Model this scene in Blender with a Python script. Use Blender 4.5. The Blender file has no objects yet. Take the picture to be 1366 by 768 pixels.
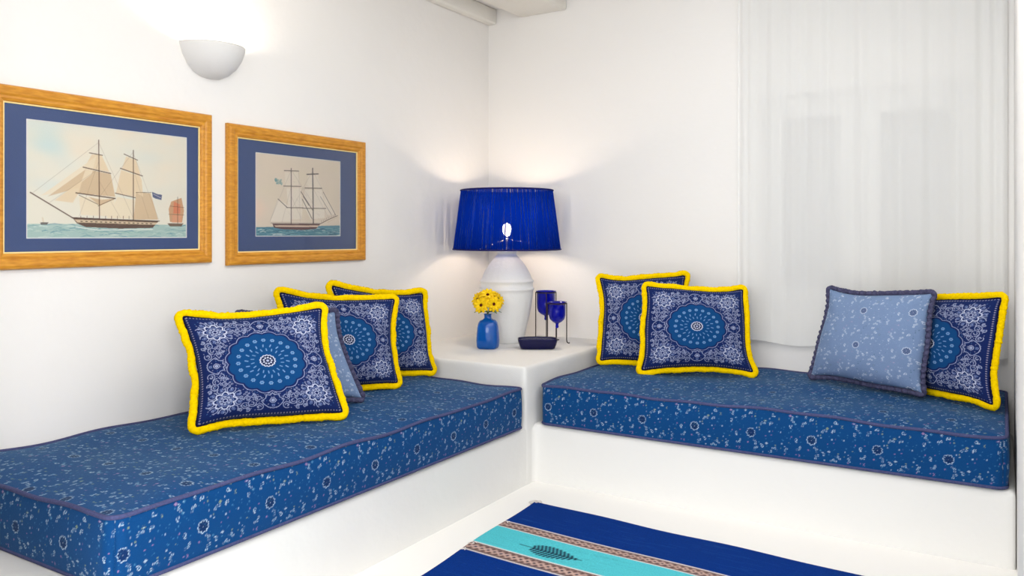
import bpy, bmesh, math, random
import numpy as np
from mathutils import Vector, Matrix

random.seed(7); np.random.seed(7)
SC = bpy.context.scene
COL = SC.collection

# ------------------------------------------------------------------ camera
EYE = 1.07; YAW = math.radians(31.6); FPX = 1067.0
cd = bpy.data.cameras.new('camera'); cam = bpy.data.objects.new('camera', cd); COL.objects.link(cam)
cam.location = (0, 0, EYE); cam.rotation_euler = (math.pi / 2, 0, YAW)
cd.sensor_width = 36; cd.lens = FPX / 1366 * 36; cd.shift_y = -72 / 1366; cd.clip_start = .02
SC.camera = cam
# ------------------------------------------------------------------ world, lights, exposure
wd = bpy.data.worlds.new('world'); SC.world = wd; wd.use_nodes = True
wd.node_tree.nodes['Background'].inputs[0].default_value = (.97, .985, 1, 1)
wd.node_tree.nodes['Background'].inputs[1].default_value = 1.3
def area(name, loc, rot, sx, sy, power, col):
    l = bpy.data.lights.new(name, 'AREA'); l.shape = 'RECTANGLE'; l.size = sx; l.size_y = sy; l.energy = power; l.color = col
    o = bpy.data.objects.new(name, l); COL.objects.link(o); o.location = loc; o.rotation_euler = rot; return o
area('rear_fill', (-.45, -2.4, 1.7), (math.radians(86), 0, math.radians(-3)), 3.4, 1.1, 47, (.97, .985, 1))  # added fill panel behind the camera
area('overhead_fill', (-.5, 1.9, 2.33), (0, 0, 0), 1.0, 2.0, 13, (1, .985, .965))  # unseen fill added overhead to even out the brightness
area('side_daylight', (2.9, -.6, 1.9), (math.radians(70), 0, math.radians(70)), 2.4, 1.0,  105, (.98, .985, 1))
vs = SC.view_settings; vs.view_transform = 'Standard'; vs.look = 'None'; vs.gamma = 1; vs.use_curve_mapping = False
vs.exposure = 0.53

# ------------------------------------------------------------------ helpers
def lin(c):
    return tuple(((x / 255) / 12.92 if x / 255 <= .04045 else ((x / 255 + .055) / 1.055) ** 2.4) for x in c)
def rgba(c): return (*lin(c), 1)
def tag(o, label=None, cat=None, group=None, kind=None):
    if label: o['label'] = label
    if cat: o['category'] = cat
    if group: o['group'] = group
    if kind: o['kind'] = kind
    return o
def empty(name, loc, label, cat, group=None):
    o = bpy.data.objects.new(name, None); COL.objects.link(o); o.location = loc; o.empty_display_size = .05
    return tag(o, label, cat, group)
def link(name, me, mat=None, parent=None, smooth=True):
    o = bpy.data.objects.new(name, me); COL.objects.link(o)
    if mat: me.materials.append(mat)
    if smooth:
        me.polygons.foreach_set('use_smooth', np.ones(len(me.polygons), bool))
    if parent:
        o.parent = parent; o.matrix_parent_inverse = Matrix.Translation(-Vector(parent.location))
    return o
def mesh_np(name, verts, quads, cols=None):
    me = bpy.data.meshes.new(name); n = len(quads)
    me.vertices.add(len(verts)); me.vertices.foreach_set('co', np.asarray(verts, np.float32).ravel())
    q = np.asarray(quads, np.int32)
    me.loops.add(n * 4); me.loops.foreach_set('vertex_index', q.ravel())
    me.polygons.add(n); me.polygons.foreach_set('loop_start', np.arange(n, dtype=np.int32) * 4)
    me.update(calc_edges=True); me.validate()
    if cols is not None:
        at = me.color_attributes.new('Col', 'FLOAT_COLOR', 'POINT')
        c = np.ones((len(verts), 4), np.float32); c[:, :3] = cols
        at.data.foreach_set('color', c.ravel())
    return me
def grid_quads(nu, nv, off=0, flip=False, wrapu=False, wrapv=False):
    I = np.arange(nu if wrapu else nu - 1)[:, None]; J = np.arange(nv if wrapv else nv - 1)[None, :]
    i2 = (I + 1) % nu; j2 = (J + 1) % nv
    q = np.stack([I * nv + J + 0 * J, i2 * nv + J, i2 * nv + j2, I * nv + j2], -1).reshape(-1, 4) + off
    return q[:, ::-1] if flip else q
class MB:
    def __init__(s): s.bm = bmesh.new()
    def box(s, lo, hi, bev=0, seg=2):
        r = bmesh.ops.create_cube(s.bm, size=1)
        for v in r['verts']: v.co = Vector([lo[k] + (v.co[k] + .5) * (hi[k] - lo[k]) for k in range(3)])
        if bev:
            es = list({e for v in r['verts'] for e in v.link_edges})
            bmesh.ops.bevel(s.bm, geom=es, offset=bev, segments=seg, affect='EDGES', profile=.5)
        return s
    def lathe(s, prof, c=(0, 0, 0), n=48, a0=0, a1=2 * math.pi, ripple=None):
        full = abs(a1 - a0 - 2 * math.pi) < 1e-6
        m = n if full else n + 1; rings = []
        for r, z in prof:
            ring = []
            for k in range(m):
                a = a0 + (a1 - a0) * k / n; rr = r * (1 + (ripple(a, z) if ripple else 0))
                ring.append(s.bm.verts.new((c[0] + rr * math.cos(a), c[1] + rr * math.sin(a), c[2] + z)))
            rings.append(ring)
        for a, b in zip(rings, rings[1:]):
            for k in range(n):
                k2 = (k + 1) % m
                s.bm.faces.new((a[k], a[k2], b[k2], b[k]))
        return s
    def tube(s, pts, r, n=8, closed=False):
        pts = [Vector(p) for p in pts]; m = len(pts); rings = []; up = None
        for i, p in enumerate(pts):
            if closed: t = pts[(i + 1) % m] - pts[i - 1]
            else: t = pts[min(i + 1, m - 1)] - pts[max(i - 1, 0)]
            t.normalize()
            if up is None: up = Vector((0, 0, 1)) if abs(t.z) < .9 else Vector((1, 0, 0))
            a = t.cross(up).normalized(); b = a.cross(t).normalized(); up = b
            rr = r[i] if isinstance(r, (list, tuple)) else r
            rings.append([s.bm.verts.new(p + a * rr * math.cos(2 * math.pi * k / n) + b * rr * math.sin(2 * math.pi * k / n)) for k in range(n)])
        for i in range(m if closed else m - 1):
            A = rings[i]; B = rings[(i + 1) % m]
            for k in range(n): s.bm.faces.new((A[k], A[(k + 1) % n], B[(k + 1) % n], B[k]))
        if not closed:
            s.bm.faces.new(rings[0][::-1]); s.bm.faces.new(rings[-1])
        return s
    def sphere(s, c, r, sc=(1, 1, 1), seg=16):
        q = bmesh.ops.create_uvsphere(s.bm, u_segments=seg, v_segments=seg // 2 + 2, radius=r)
        for v in q['verts']: v.co = Vector((v.co.x * sc[0] + c[0], v.co.y * sc[1] + c[1], v.co.z * sc[2] + c[2]))
        return s
    def build(s, name, mat, parent=None, smooth=True):
        bmesh.ops.recalc_face_normals(s.bm, faces=s.bm.faces)
        me = bpy.data.meshes.new(name); s.bm.to_mesh(me); s.bm.free()
        return link(name, me, mat, parent, smooth)

# ------------------------------------------------------------------ materials
def N(nt, t, **kw):
    n = nt.nodes.new(t)
    for k, v in kw.items(): setattr(n, k, v)
    return n
def mat(name, col, rough=.6, bump=0, bscale=40, spec=.3, var=0, metal=0, attr=False, sheen=0, detail=4, trans=0, bdist=.01):
    m = bpy.data.materials.new(name); m.use_nodes = True; nt = m.node_tree; b = nt.nodes['Principled BSDF']
    b.inputs['Base Color'].default_value = rgba(col) if col else (1, 1, 1, 1)
    b.inputs['Roughness'].default_value = rough; b.inputs['Specular IOR Level'].default_value = spec; b.inputs['Metallic'].default_value = metal
    if sheen:
        b.inputs['Sheen Weight'].default_value = sheen; b.inputs['Sheen Roughness'].default_value = .4
        b.inputs['Sheen Tint'].default_value = (.55, .85, .9, 1)
    if trans: b.inputs['Transmission Weight'].default_value = trans
    tc = N(nt, 'ShaderNodeTexCoord'); src = None
    if attr:
        a = N(nt, 'ShaderNodeAttribute', attribute_name='Col'); src = a.outputs['Color']
    if var:
        no = N(nt, 'ShaderNodeTexNoise'); no.inputs['Scale'].default_value = bscale * .6; no.inputs['Detail'].default_value = 3
        nt.links.new(tc.outputs['Object'], no.inputs['Vector'])
        mr = N(nt, 'ShaderNodeMapRange'); mr.inputs['To Min'].default_value = 1 - var; mr.inputs['To Max'].default_value = 1 + var
        mr.inputs['From Min'].default_value = .3; mr.inputs['From Max'].default_value = .7
        nt.links.new(no.outputs['Fac'], mr.inputs['Value'])
        vm = N(nt, 'ShaderNodeVectorMath', operation='SCALE'); nt.links.new(mr.outputs['Result'], vm.inputs['Scale'])
        if src: nt.links.new(src, vm.inputs[0])
        else: vm.inputs[0].default_value = lin(col)
        src = vm.outputs['Vector']
    if src: nt.links.new(src, b.inputs['Base Color'])
    if bump:
        no = N(nt, 'ShaderNodeTexNoise'); no.inputs['Scale'].default_value = bscale; no.inputs['Detail'].default_value = detail
        nt.links.new(tc.outputs['Object'], no.inputs['Vector'])
        bp = N(nt, 'ShaderNodeBump'); bp.inputs['Strength'].default_value = bump; bp.inputs['Distance'].default_value = bdist
        nt.links.new(no.outputs['Fac'], bp.inputs['Height']); nt.links.new(bp.outputs['Normal'], b.inputs['Normal'])
    return m
M = {}
M['plaster'] = mat('whitewashed_plaster', (246, 244, 241), .85, .5, 3.2, .1, bdist=.02)
M['masonry'] = mat('whitewashed_masonry', (235, 234, 231), .8, .4, 5, .15, bdist=.02)
M['floor'] = mat('white_painted_floor', (249, 247, 243), .6, .15, 8, .2)
M['beam'] = mat('white_painted_beam', (240, 237, 230), .7, .5, 12, .15)
M['print'] = mat('printed_cotton', None, .85, .35, 900, .12, .08, attr=True, sheen=.12, bdist=.002)
M['mattress'] = mat('printed_mattress_cotton', None, .8, .3, 700, .15, .06, attr=True, sheen=.12, bdist=.002)
M['piping'] = mat('grey_violet_piping', (74, 78, 118), .8, .4, 300, .15, .15)
M['fringe'] = mat('yellow_chenille', (255, 214, 0), .9, .8, 260, .05, .12, bdist=.004)
M['ruffle'] = mat('slate_chenille', (80, 80, 108), .9, .8, 260, .05, .25, bdist=.004)
M['seam'] = mat('dark_seam', (22, 22, 52), .9, .3, 300, .05)
M['art'] = mat('watercolour_paper', None, .7, .1, 300, .1, attr=True)
M['mount'] = mat('navy_mount_card', (66, 84, 128), .6, .1, 300, .2, .04)
M['fillet'] = mat('lit_gilt_fillet', (250, 226, 158), .5, 0, 10, .3)  # gilt lip, its colour paled to carry light on the inner frame edge
M['ceramic'] = mat('matte_white_ceramic', (240, 240, 238), .55, .4, 60, .3, bdist=.004)
M['sconce'] = mat('white_plaster_sconce', (232, 231, 229), .7, .1, 60, .2)
M['iron'] = mat('dark_iron', (58, 48, 44), .5, .3, 200, .4, metal=.6)
M['darkdish'] = mat('midnight_blue_glaze', (5, 6, 62), .2, 0, 10, .35)
M['petal'] = mat('yellow_petal', (255, 212, 14), .6, .2, 200, .2, .15)
M['eye'] = mat('dark_red_flower_centre', (96, 30, 8), .8, .5, 400, .2, .3)
M['leafg'] = mat('green_leaf', (70, 110, 40), .6, .2, 100, .2, .2)
M['rugc'] = mat('flat_woven_wool', None, .95, .6, 420, .05, .14, attr=True, bdist=.003)
M['wool'] = mat('white_wool', (235, 230, 224), .95, .6, 300, .05)
M['frame_w'] = mat('window_white_paint', (240, 240, 238), .5, .1, 30, .3)
M['shutter'] = mat('pale_grey_shutter', (196, 200, 206), .7, .1, 30, .2)
M['backing'] = mat('translucent_pane_backing', (205, 207, 211), .8, .1, 40, .1)  # for the sheet added behind the window panes
def _bl():
    nt = M['backing'].node_tree; o = nt.nodes['Material Output']; mx = N(nt, 'ShaderNodeMixShader'); mx.inputs[0].default_value = .06; t = N(nt, 'ShaderNodeBsdfTranslucent'); t.inputs[0].default_value = rgba((240, 242, 246))
    nt.links.new(nt.nodes['Principled BSDF'].outputs[0], mx.inputs[1]); nt.links.new(t.outputs[0], mx.inputs[2]); nt.links.new(mx.outputs[0], o.inputs[0])
_bl()
M['metal'] = mat('nickel_socket', (190, 185, 175), .3, 0, 10, .5, metal=.9)
M['bolt'] = mat('white_plastic', (228, 226, 222), .5, 0, 10, .3)

def wood():
    m = mat('honey_gold_wood', (212, 146, 38), .38, 0, 10, .45); nt = m.node_tree; b = nt.nodes['Principled BSDF']
    tc = N(nt, 'ShaderNodeTexCoord'); mp = N(nt, 'ShaderNodeMapping'); mp.inputs['Scale'].default_value = (60, 10, 60)
    no = N(nt, 'ShaderNodeTexNoise'); no.inputs['Scale'].default_value = 2.2; no.inputs['Detail'].default_value = 6
    cr = N(nt, 'ShaderNodeValToRGB'); e = cr.color_ramp.elements
    e[0].position = .3; e[0].color = rgba((192, 122, 26)); e[1].position = .7; e[1].color = rgba((226, 160, 50))
    nt.links.new(tc.outputs['Object'], mp.inputs['Vector']); nt.links.new(mp.outputs['Vector'], no.inputs['Vector'])
    nt.links.new(no.outputs['Fac'], cr.inputs['Fac']); nt.links.new(cr.outputs['Color'], b.inputs['Base Color'])
    return m
M['wood'] = wood()
def pane():
    m = bpy.data.materials.new('picture_glass'); m.use_nodes = True; nt = m.node_tree; nt.nodes.clear()
    o = N(nt, 'ShaderNodeOutputMaterial'); mx = N(nt, 'ShaderNodeMixShader'); t = N(nt, 'ShaderNodeBsdfTransparent'); g = N(nt, 'ShaderNodeBsdfGlossy')
    g.inputs['Roughness'].default_value = .03; f = N(nt, 'ShaderNodeFresnel'); f.inputs['IOR'].default_value = 1.25
    nt.links.new(f.outputs[0], mx.inputs[0]); nt.links.new(t.outputs[0], mx.inputs[1]); nt.links.new(g.outputs[0], mx.inputs[2]); nt.links.new(mx.outputs[0], o.inputs[0])
    return m
M['pane'] = pane()
def tinted(name, col, ior=1.45, rough=.03, dens=None):
    m = bpy.data.materials.new(name); m.use_nodes = True; nt = m.node_tree; b = nt.nodes['Principled BSDF']
    b.inputs['Base Color'].default_value = rgba(col); b.inputs['Transmission Weight'].default_value = .6
    b.inputs['Roughness'].default_value = rough; b.inputs['IOR'].default_value = ior
    return m
M['blueglass'] = tinted('blue_vase_glass', (4, 122, 226))
M['cobalt'] = tinted('cobalt_glass', (10, 22, 205))
def sheer():
    m = bpy.data.materials.new('sheer_white_voile'); m.use_nodes = True; nt = m.node_tree; nt.nodes.clear()
    o = N(nt, 'ShaderNodeOutputMaterial'); mx = N(nt, 'ShaderNodeMixShader'); mx.inputs[0].default_value = .79
    t = N(nt, 'ShaderNodeBsdfTransparent'); m2 = N(nt, 'ShaderNodeMixShader'); m2.inputs[0].default_value = .12
    d = N(nt, 'ShaderNodeBsdfDiffuse'); tr = N(nt, 'ShaderNodeBsdfTranslucent')
    d.inputs[0].default_value = tr.inputs[0].default_value = rgba((254, 254, 252))
    nt.links.new(d.outputs[0], m2.inputs[1]); nt.links.new(tr.outputs[0], m2.inputs[2])
    nt.links.new(t.outputs[0], mx.inputs[1]); nt.links.new(m2.outputs[0], mx.inputs[2]); nt.links.new(mx.outputs[0], o.inputs[0])
    return m
M['sheer'] = sheer()
def string_shade():
    m = bpy.data.materials.new('royal_blue_string'); m.use_nodes = True; nt = m.node_tree; nt.nodes.clear()
    o = N(nt, 'ShaderNodeOutputMaterial'); tc = N(nt, 'ShaderNodeTexCoord'); sp = N(nt, 'ShaderNodeSeparateXYZ')
    nt.links.new(tc.outputs['UV'], sp.inputs[0])
    mp = N(nt, 'ShaderNodeMapping'); mp.inputs['Scale'].default_value = (170, 1.1, 1)
    nt.links.new(tc.outputs['UV'], mp.inputs[0])
    no = N(nt, 'ShaderNodeTexNoise'); no.inputs['Scale'].default_value = 1; no.inputs['Detail'].default_value = 3; nt.links.new(mp.outputs[0], no.inputs['Vector'])
    mr = N(nt, 'ShaderNodeMapRange'); mr.inputs['From Min'].default_value = .44; mr.inputs['From Max'].default_value = .74
    mr.inputs['To Min'].default_value = .07; mr.inputs['To Max'].default_value = .8; nt.links.new(no.outputs['Fac'], mr.inputs['Value'])
    d = N(nt, 'ShaderNodeBsdfDiffuse'); tr = N(nt, 'ShaderNodeBsdfTranslucent'); t = N(nt, 'ShaderNodeBsdfTransparent')
    d.inputs[0].default_value = rgba((2, 44, 160)); tr.inputs[0].default_value = rgba((40, 80, 200))
    m1 = N(nt, 'ShaderNodeMixShader'); m1.inputs[0].default_value = .16; m2 = N(nt, 'ShaderNodeMixShader')
    nt.links.new(d.outputs[0], m1.inputs[1]); nt.links.new(tr.outputs[0], m1.inputs[2])
    nt.links.new(mr.outputs[0], m2.inputs[0]); nt.links.new(m1.outputs[0], m2.inputs[1]); nt.links.new(t.outputs[0], m2.inputs[2]); nt.links.new(m2.outputs[0], o.inputs[0])
    return m
M['string'] = string_shade()
M['rimblue'] = mat('navy_shade_rim', (8, 18, 96), .7, 0, 10, .2)
def glow(name, col, s):
    m = bpy.data.materials.new(name); m.use_nodes = True; b = m.node_tree.nodes['Principled BSDF']
    b.inputs['Emission Color'].default_value = (*col, 1); b.inputs['Emission Strength'].default_value = s; return m
M['bulb'] = glow('lit_bulb', (1, .82, .6), 34)

# ------------------------------------------------------------------ a small raster used to print the fabrics (stored per vertex)
class Cv:
    def __init__(s, w, h, ppu, bg, wrap=False):
        s.w, s.h, s.k, s.wrap = w, h, ppu, wrap; s.nx, s.ny = int(round(w * ppu)), int(round(h * ppu))
        s.a = np.empty((s.ny, s.nx, 3)); s.a[:] = lin(bg)
    def _win(s, x0, x1, y0, y1):
        k = s.k; i0, i1 = int(math.floor(x0 * k)) - 2, int(math.ceil(x1 * k)) + 2; j0, j1 = int(math.floor(y0 * k)) - 2, int(math.ceil(y1 * k)) + 2
        if not s.wrap: i0, j0, i1, j1 = max(i0, 0), max(j0, 0), min(i1, s.nx), min(j1, s.ny)
        if i1 <= i0 or j1 <= j0: return None
        I = np.arange(i0, i1); J = np.arange(j0, j1); X, Y = np.meshgrid((I + .5) / k, (J + .5) / k)
        return I % s.nx, J % s.ny, X, Y
    def _mix(s, I, J, al, col):
        c = np.array(lin(col)); ix = np.ix_(J, I); s.a[ix] = s.a[ix] * (1 - al[..., None]) + c * al[..., None]
    def line(s, pts, w, col, op=1):
        for (x0, y0), (x1, y1) in zip(pts, pts[1:]):
            q = s._win(min(x0, x1) - w, max(x0, x1) + w, min(y0, y1) - w, max(y0, y1) + w)
            if q is None: continue
            I, J, X, Y = q; dx, dy = x1 - x0, y1 - y0; L = dx * dx + dy * dy + 1e-12
            t = np.clip(((X - x0) * dx + (Y - y0) * dy) / L, 0, 1); d = np.hypot(X - x0 - t * dx, Y - y0 - t * dy)
            s._mix(I, J, np.clip((w / 2 - d) * s.k + .5, 0, 1) * op, col)
    def disc(s, x, y, r, col, op=1, sy=1, soft=0):
        q = s._win(x - r, x + r, y - r * sy, y + r * sy)
        if q is None: return
        I, J, X, Y = q; d = np.hypot(X - x, (Y - y) / sy)
        al = np.clip((r - d) * s.k + .5, 0, 1) if not soft else np.clip(1 - d / r, 0, 1) ** soft
        s._mix(I, J, al * op, col)
    def ring(s, x, y, r, w, col, op=1):
        q = s._win(x - r - w, x + r + w, y - r - w, y + r + w)
        if q is None: return
        I, J, X, Y = q; d = np.abs(np.hypot(X - x, Y - y) - r)
        s._mix(I, J, np.clip((w / 2 - d) * s.k + .5, 0, 1) * op, col)
    def poly(s, pts, col, op=1):
        P = np.array(pts); q = s._win(P[:, 0].min(), P[:, 0].max(), P[:, 1].min(), P[:, 1].max())
        if q is None: return
        I, J, X, Y = q; ins = np.zeros(X.shape, bool)
        for (x0, y0), (x1, y1) in zip(P, np.roll(P, -1, 0)):
            if y0 == y1: continue
            ins ^= ((y0 > Y) != (y1 > Y)) & (X < (x1 - x0) * (Y - y0) / (y1 - y0) + x0)
        s._mix(I, J, ins * float(op), col)
    def sample(s, x, y):
        fx = x * s.k - .5; fy = y * s.k - .5
        if not s.wrap: fx = np.clip(fx, 0, s.nx - 1.001); fy = np.clip(fy, 0, s.ny - 1.001)
        i = np.floor(fx).astype(int); j = np.floor(fy).astype(int); u = (fx - i)[..., None]; v = (fy - j)[..., None]
        i0, i1, j0, j1 = i % s.nx, (i + 1) % s.nx, j % s.ny, (j + 1) % s.ny; a = s.a
        return (a[j0, i0] * (1 - u) + a[j0, i1] * u) * (1 - v) + (a[j1, i0] * (1 - u) + a[j1, i1] * u) * v
def rot(pts, x, y, a, sc=1):
    c, s_ = math.cos(a), math.sin(a)
    return [(x + sc * (px * c - py * s_), y + sc * (px * s_ + py * c)) for px, py in pts]
def arc(r, a0, a1, n=10): return [(r * math.cos(a0 + (a1 - a0) * k / n), r * math.sin(a0 + (a1 - a0) * k / n)) for k in range(n + 1)]
def scallop(r, n, d): return [(r * (1 + d * abs(math.sin(n * t / 2))) * math.cos(t), r * (1 + d * abs(math.sin(n * t / 2))) * math.sin(t)) for t in [2 * math.pi * k / (n * 6) for k in range(n * 6 + 1)]]

def motif_tile(bg, ink, ink2, dark, pink, olive, lw=.00105):
    """calico print: ringed flowers, paisleys, sprigs and dots; one tile is .215 x .17 m"""
    W, Hh = .215, .17; c = Cv(W, Hh, 1600, bg, wrap=True); R = random.Random(5)
    def ringflower(x, y, r):
        c.disc(x, y, r * .8, dark, .7); c.line(rot(scallop(r * .78, 9, .3), x, y, 0), lw * 1.2, ink)
        for k in range(8): c.disc(x + r * .42 * math.cos(k * .785), y + r * .42 * math.sin(k * .785), lw * .55, ink2, .8)
        c.disc(x, y, lw * .9, ink)
    def paisley(x, y, a, sc):
        p = [(0, -.5), (.45, -.1), (.4, .4), (0, .6), (-.4, .4), (-.45, 0), (-.2, -.5), (.3, -.9), (.7, -.8)]
        c.line(rot(p + [p[6]], x, y, a, sc), lw, ink); c.disc(x, y, sc * .14, ink2, .8)
    def sprig(x, y, a, sc):
        for k in (-1, 0, 1):
            q = rot([(sc * .9 * k, sc * (.6 - abs(k) * .5))], x, y, a)[0]
            c.ring(q[0], q[1], sc * .34, lw * .8, ink); c.line([(x, y), q], lw * .7, ink2, .8)
    def star(x, y, r, col):
        for k in range(6): c.line([(x, y), (x + r * math.cos(k * 1.047), y + r * math.sin(k * 1.047))], lw * .9, col, .9)
        c.disc(x, y, lw * .8, ink)
    ringflower(.06, .085, .0165)
    taken = [(.06, .085, .022)]
    def free(r):
        for _ in range(200):
            x, y = R.random() * W, R.random() * Hh
            ok = True
            for (a, b, q) in taken:
                dx = min(abs(x - a), W - abs(x - a)); dy = min(abs(y - b), Hh - abs(y - b))
                if math.hypot(dx, dy) < r + q: ok = False; break
            if ok: taken.append((x, y, r)); return x, y
        return None
    for k in range(7):
        q = free(.0105)
        if q: paisley(q[0], q[1], R.random() * 6.3, .0085)
    for k in range(9):
        q = free(.009)
        if q: sprig(q[0], q[1], R.random() * 6.3, .0085)
    for k in range(10):
        q = free(.006)
        if q: star(q[0], q[1], .0048, (pink, olive, ink2, ink)[k % 4])
    for k in range(46):
        q = free(.0035)
        if q: c.disc(q[0], q[1], R.uniform(.0013, .0025), (ink2, ink2, ink, olive, pink)[k % 5], .7)
    for k in range(70):
        x, y = R.random() * W, R.random() * Hh; c.disc(x, y, .0009, ink2, .6)
    return c
TILE = motif_tile((2, 64, 120), (184, 206, 222), (70, 132, 172), (10, 24, 70), (170, 130, 170), (140, 160, 120))
TILE_PALE = motif_tile((120, 143, 180), (214, 222, 234), (176, 192, 216), (52, 66, 110), (150, 140, 180), (80, 110, 130), .00125)

def bandana():
    c = Cv(2, 2, 300, (22, 38, 92)); R = random.Random(11); ink = (176, 186, 216); in2 = (112, 130, 178); mid = (84, 130, 186)
    O = 1.0; lw = .0105
    def sym4(w, col, pts, op=.9):
        for sx in (1, -1):
            for sy in (1, -1): c.line([(O + sx * x, O + sy * y) for x, y in pts], w, col, op)
    def sym(w, col, pts, op=.9):         # eightfold symmetry of a bandana
        sym4(w, col, pts, op); sym4(w, col, [(y, x) for x, y in pts], op)
    circ = lambda x, y, r, a0=0, a1=6.3, n=14: rot(arc(r, a0, a1, n), x, y, 0)
    c.poly(rot(scallop(.54, 16, .07), O, O, 0), (14, 68, 122))
    sc = [(.575 * (1 + .07 * abs(math.sin(8 * t))) * math.cos(t), .575 * (1 + .07 * abs(math.sin(8 * t))) * math.sin(t)) for t in [k * math.pi / 4 / 30 for k in range(31)]]
    sym(lw * .8, ink, sc, .7)
    # corner flower: petals, eye, ring of scrolls
    fx = .66
    sym4(lw * 1.5, (206, 212, 230), rot(scallop(.115, 8, .40), fx, fx, .39)); sym4(lw, in2, rot(scallop(.085, 8, .3), fx, fx, .39)); sym4(lw * 1.3, ink, circ(fx, fx, .032)); sym4(lw, (20, 26, 80), circ(fx, fx, .016))
    for k in range(8): a = k * .785; sym4(lw, ink, circ(fx + .068 * math.cos(a), fx + .068 * math.sin(a), .013), .8)
    for k in range(9):
        a = .785 + k * 2 * math.pi / 9; x, y = fx + .205 * math.cos(a), fx + .205 * math.sin(a)
        if math.hypot(x, y) > .63 and max(x, y) < .885: sym4(lw, ink, rot(arc(.058, .6, 5.0, 14), x, y, a), .75); sym4(lw * .8, in2, rot(arc(.027, 0, 5, 8), x, y, a + 2), .8); sym4(lw, in2, circ(x, y, .008))
    # middle of each edge: arch with eye, scrolls either side
    sym(lw * .9, ink, [(0, .61), (.03, .65), (.09, .64), (.10, .70), (.16, .74), (.13, .80), (.07, .86), (0, .88)])
    sym(lw * .8, ink, circ(0, .745, .042), .7); sym(lw * 1.3, ink, circ(0, .745, .016)); sym(lw, in2, circ(0, .835, .016))
    for (x, y, r, a) in ((.19, .84, .052, 1), (.20, .70, .045, 3), (.29, .77, .056, 5), (.27, .64, .036, 0), (.36, .67, .04, 2), (.39, .80, .05, 4), (.35, .88, .03, 1), (.46, .87, .028, 2)):
        sym(lw * .9, ink, rot(arc(r, 0, 4.6, 14), x, y, a), .75); sym(lw * .8, ink, rot(arc(r * .45, 0, 4.5, 8), x, y, a + 2), .75)
    taken = []
    for _ in range(1200):
        x, y = R.random() * .89, R.random() * .89
        if y < x or math.hypot(x, y) < .61: continue
        r = R.uniform(.010, .018)
        if any(math.hypot(x - a, y - b) < (r + q) * 1.5 for a, b, q in taken): continue
        taken.append((x, y, r))
        if R.random() < .35: sym(lw * .7, ink, rot(arc(r, 0, R.uniform(3.6, 5.8), 7), x, y, R.random() * 6.3), .6)
        else: sym(lw * .9, mid if R.random() < .5 else ink, [(x, y), (x + .008, y + .005)], .6)
    # centre medallion
    c.disc(O, O, .105, (18, 22, 60), .9); c.line(rot(scallop(.10, 14, .16), O, O, 0), lw * 1.3, (200, 208, 226)); c.disc(O, O, .022, ink, .9)
    for k in range(9): c.disc(O + .06 * math.cos(k * .698), O + .06 * math.sin(k * .698), .015, (206, 212, 230), .9)
    for k in range(18):
        a = k * math.pi / 9 + .1
        c.line([(O + .205 * math.cos(a), O + .205 * math.sin(a)), (O + .245 * math.cos(a + .03), O + .245 * math.sin(a + .03))], .015, (116, 160, 206), .85)
        a += .17; c.line([(O + .29 * math.cos(a), O + .29 * math.sin(a)), (O + .33 * math.cos(a - .03), O + .33 * math.sin(a - .03))], .018, (120, 162, 208), .85)
    for k in range(20):
        a = k * math.pi / 10; x, y = O + .43 * math.cos(a), O + .43 * math.sin(a)
        for q in range(6): c.disc(x + .024 * math.cos(q * 1.047), y + .024 * math.sin(q * 1.047), .0105, (132, 172, 212), .85)
        c.disc(x, y, .018, (96, 146, 196), .8); c.disc(x, y, .008, (20, 50, 110))
    for k in range(46):                      # beaded selvedge along all four sides
        t = -.95 + 1.9 * k / 45
        for (x, y) in ((t, .965), (t, -.965), (.965, t), (-.965, t)): c.disc(O + x, O + y, .0095, (170, 166, 186), .75)
    return c
BANDANA = bandana()

# ================================================================== THE ROOM
XL, YB, XR = -2.56, 3.9, .035
CEIL = 2.37
# the floor, the ceiling and the walls, each with its own thickness
MB().box((XL - .2, -2.6, -.12), (3.3, YB + .2, 0)).build('floor', M['floor'], smooth=False)['kind'] = 'structure'
MB().box((XL - .2, -2.6, CEIL), (3.3, YB + .2, CEIL + .12)).build('ceiling', M['plaster'], smooth=False)['kind'] = 'structure'
MB().box((XL - .2, -2.6, 0), (XL, YB + .2, CEIL)).build('wall_left', M['plaster'], smooth=False)['kind'] = 'structure'
MB().box((XR, .55, 0), (XR + .22, YB, CEIL), .015).build('wall_right', M['plaster'], smooth=False)['kind'] = 'structure'
MB().box((XL, .60, 0), (-1.64, .76, CEIL), .01).build('wall_light_block', M['plaster'], smooth=False)['kind'] = 'structure'  # unseen stub added off frame to shade the near mattress end
WX0, WX1, WZ0, WZ1 = -.99, -.11, .70, 1.73       # window opening in the back wall
wb = MB()
wb.box((XL, YB, 0), (WX0, YB + .24, CEIL)); wb.box((WX1, YB, 0), (3.3, YB + .24, CEIL))
wb.box((WX0, YB, 0), (WX1, YB + .24, WZ0)); wb.box((WX0, YB, WZ1), (WX1, YB + .24, CEIL))
wb.build('wall_back', M['plaster'], smooth=False)['kind'] = 'structure'

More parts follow.
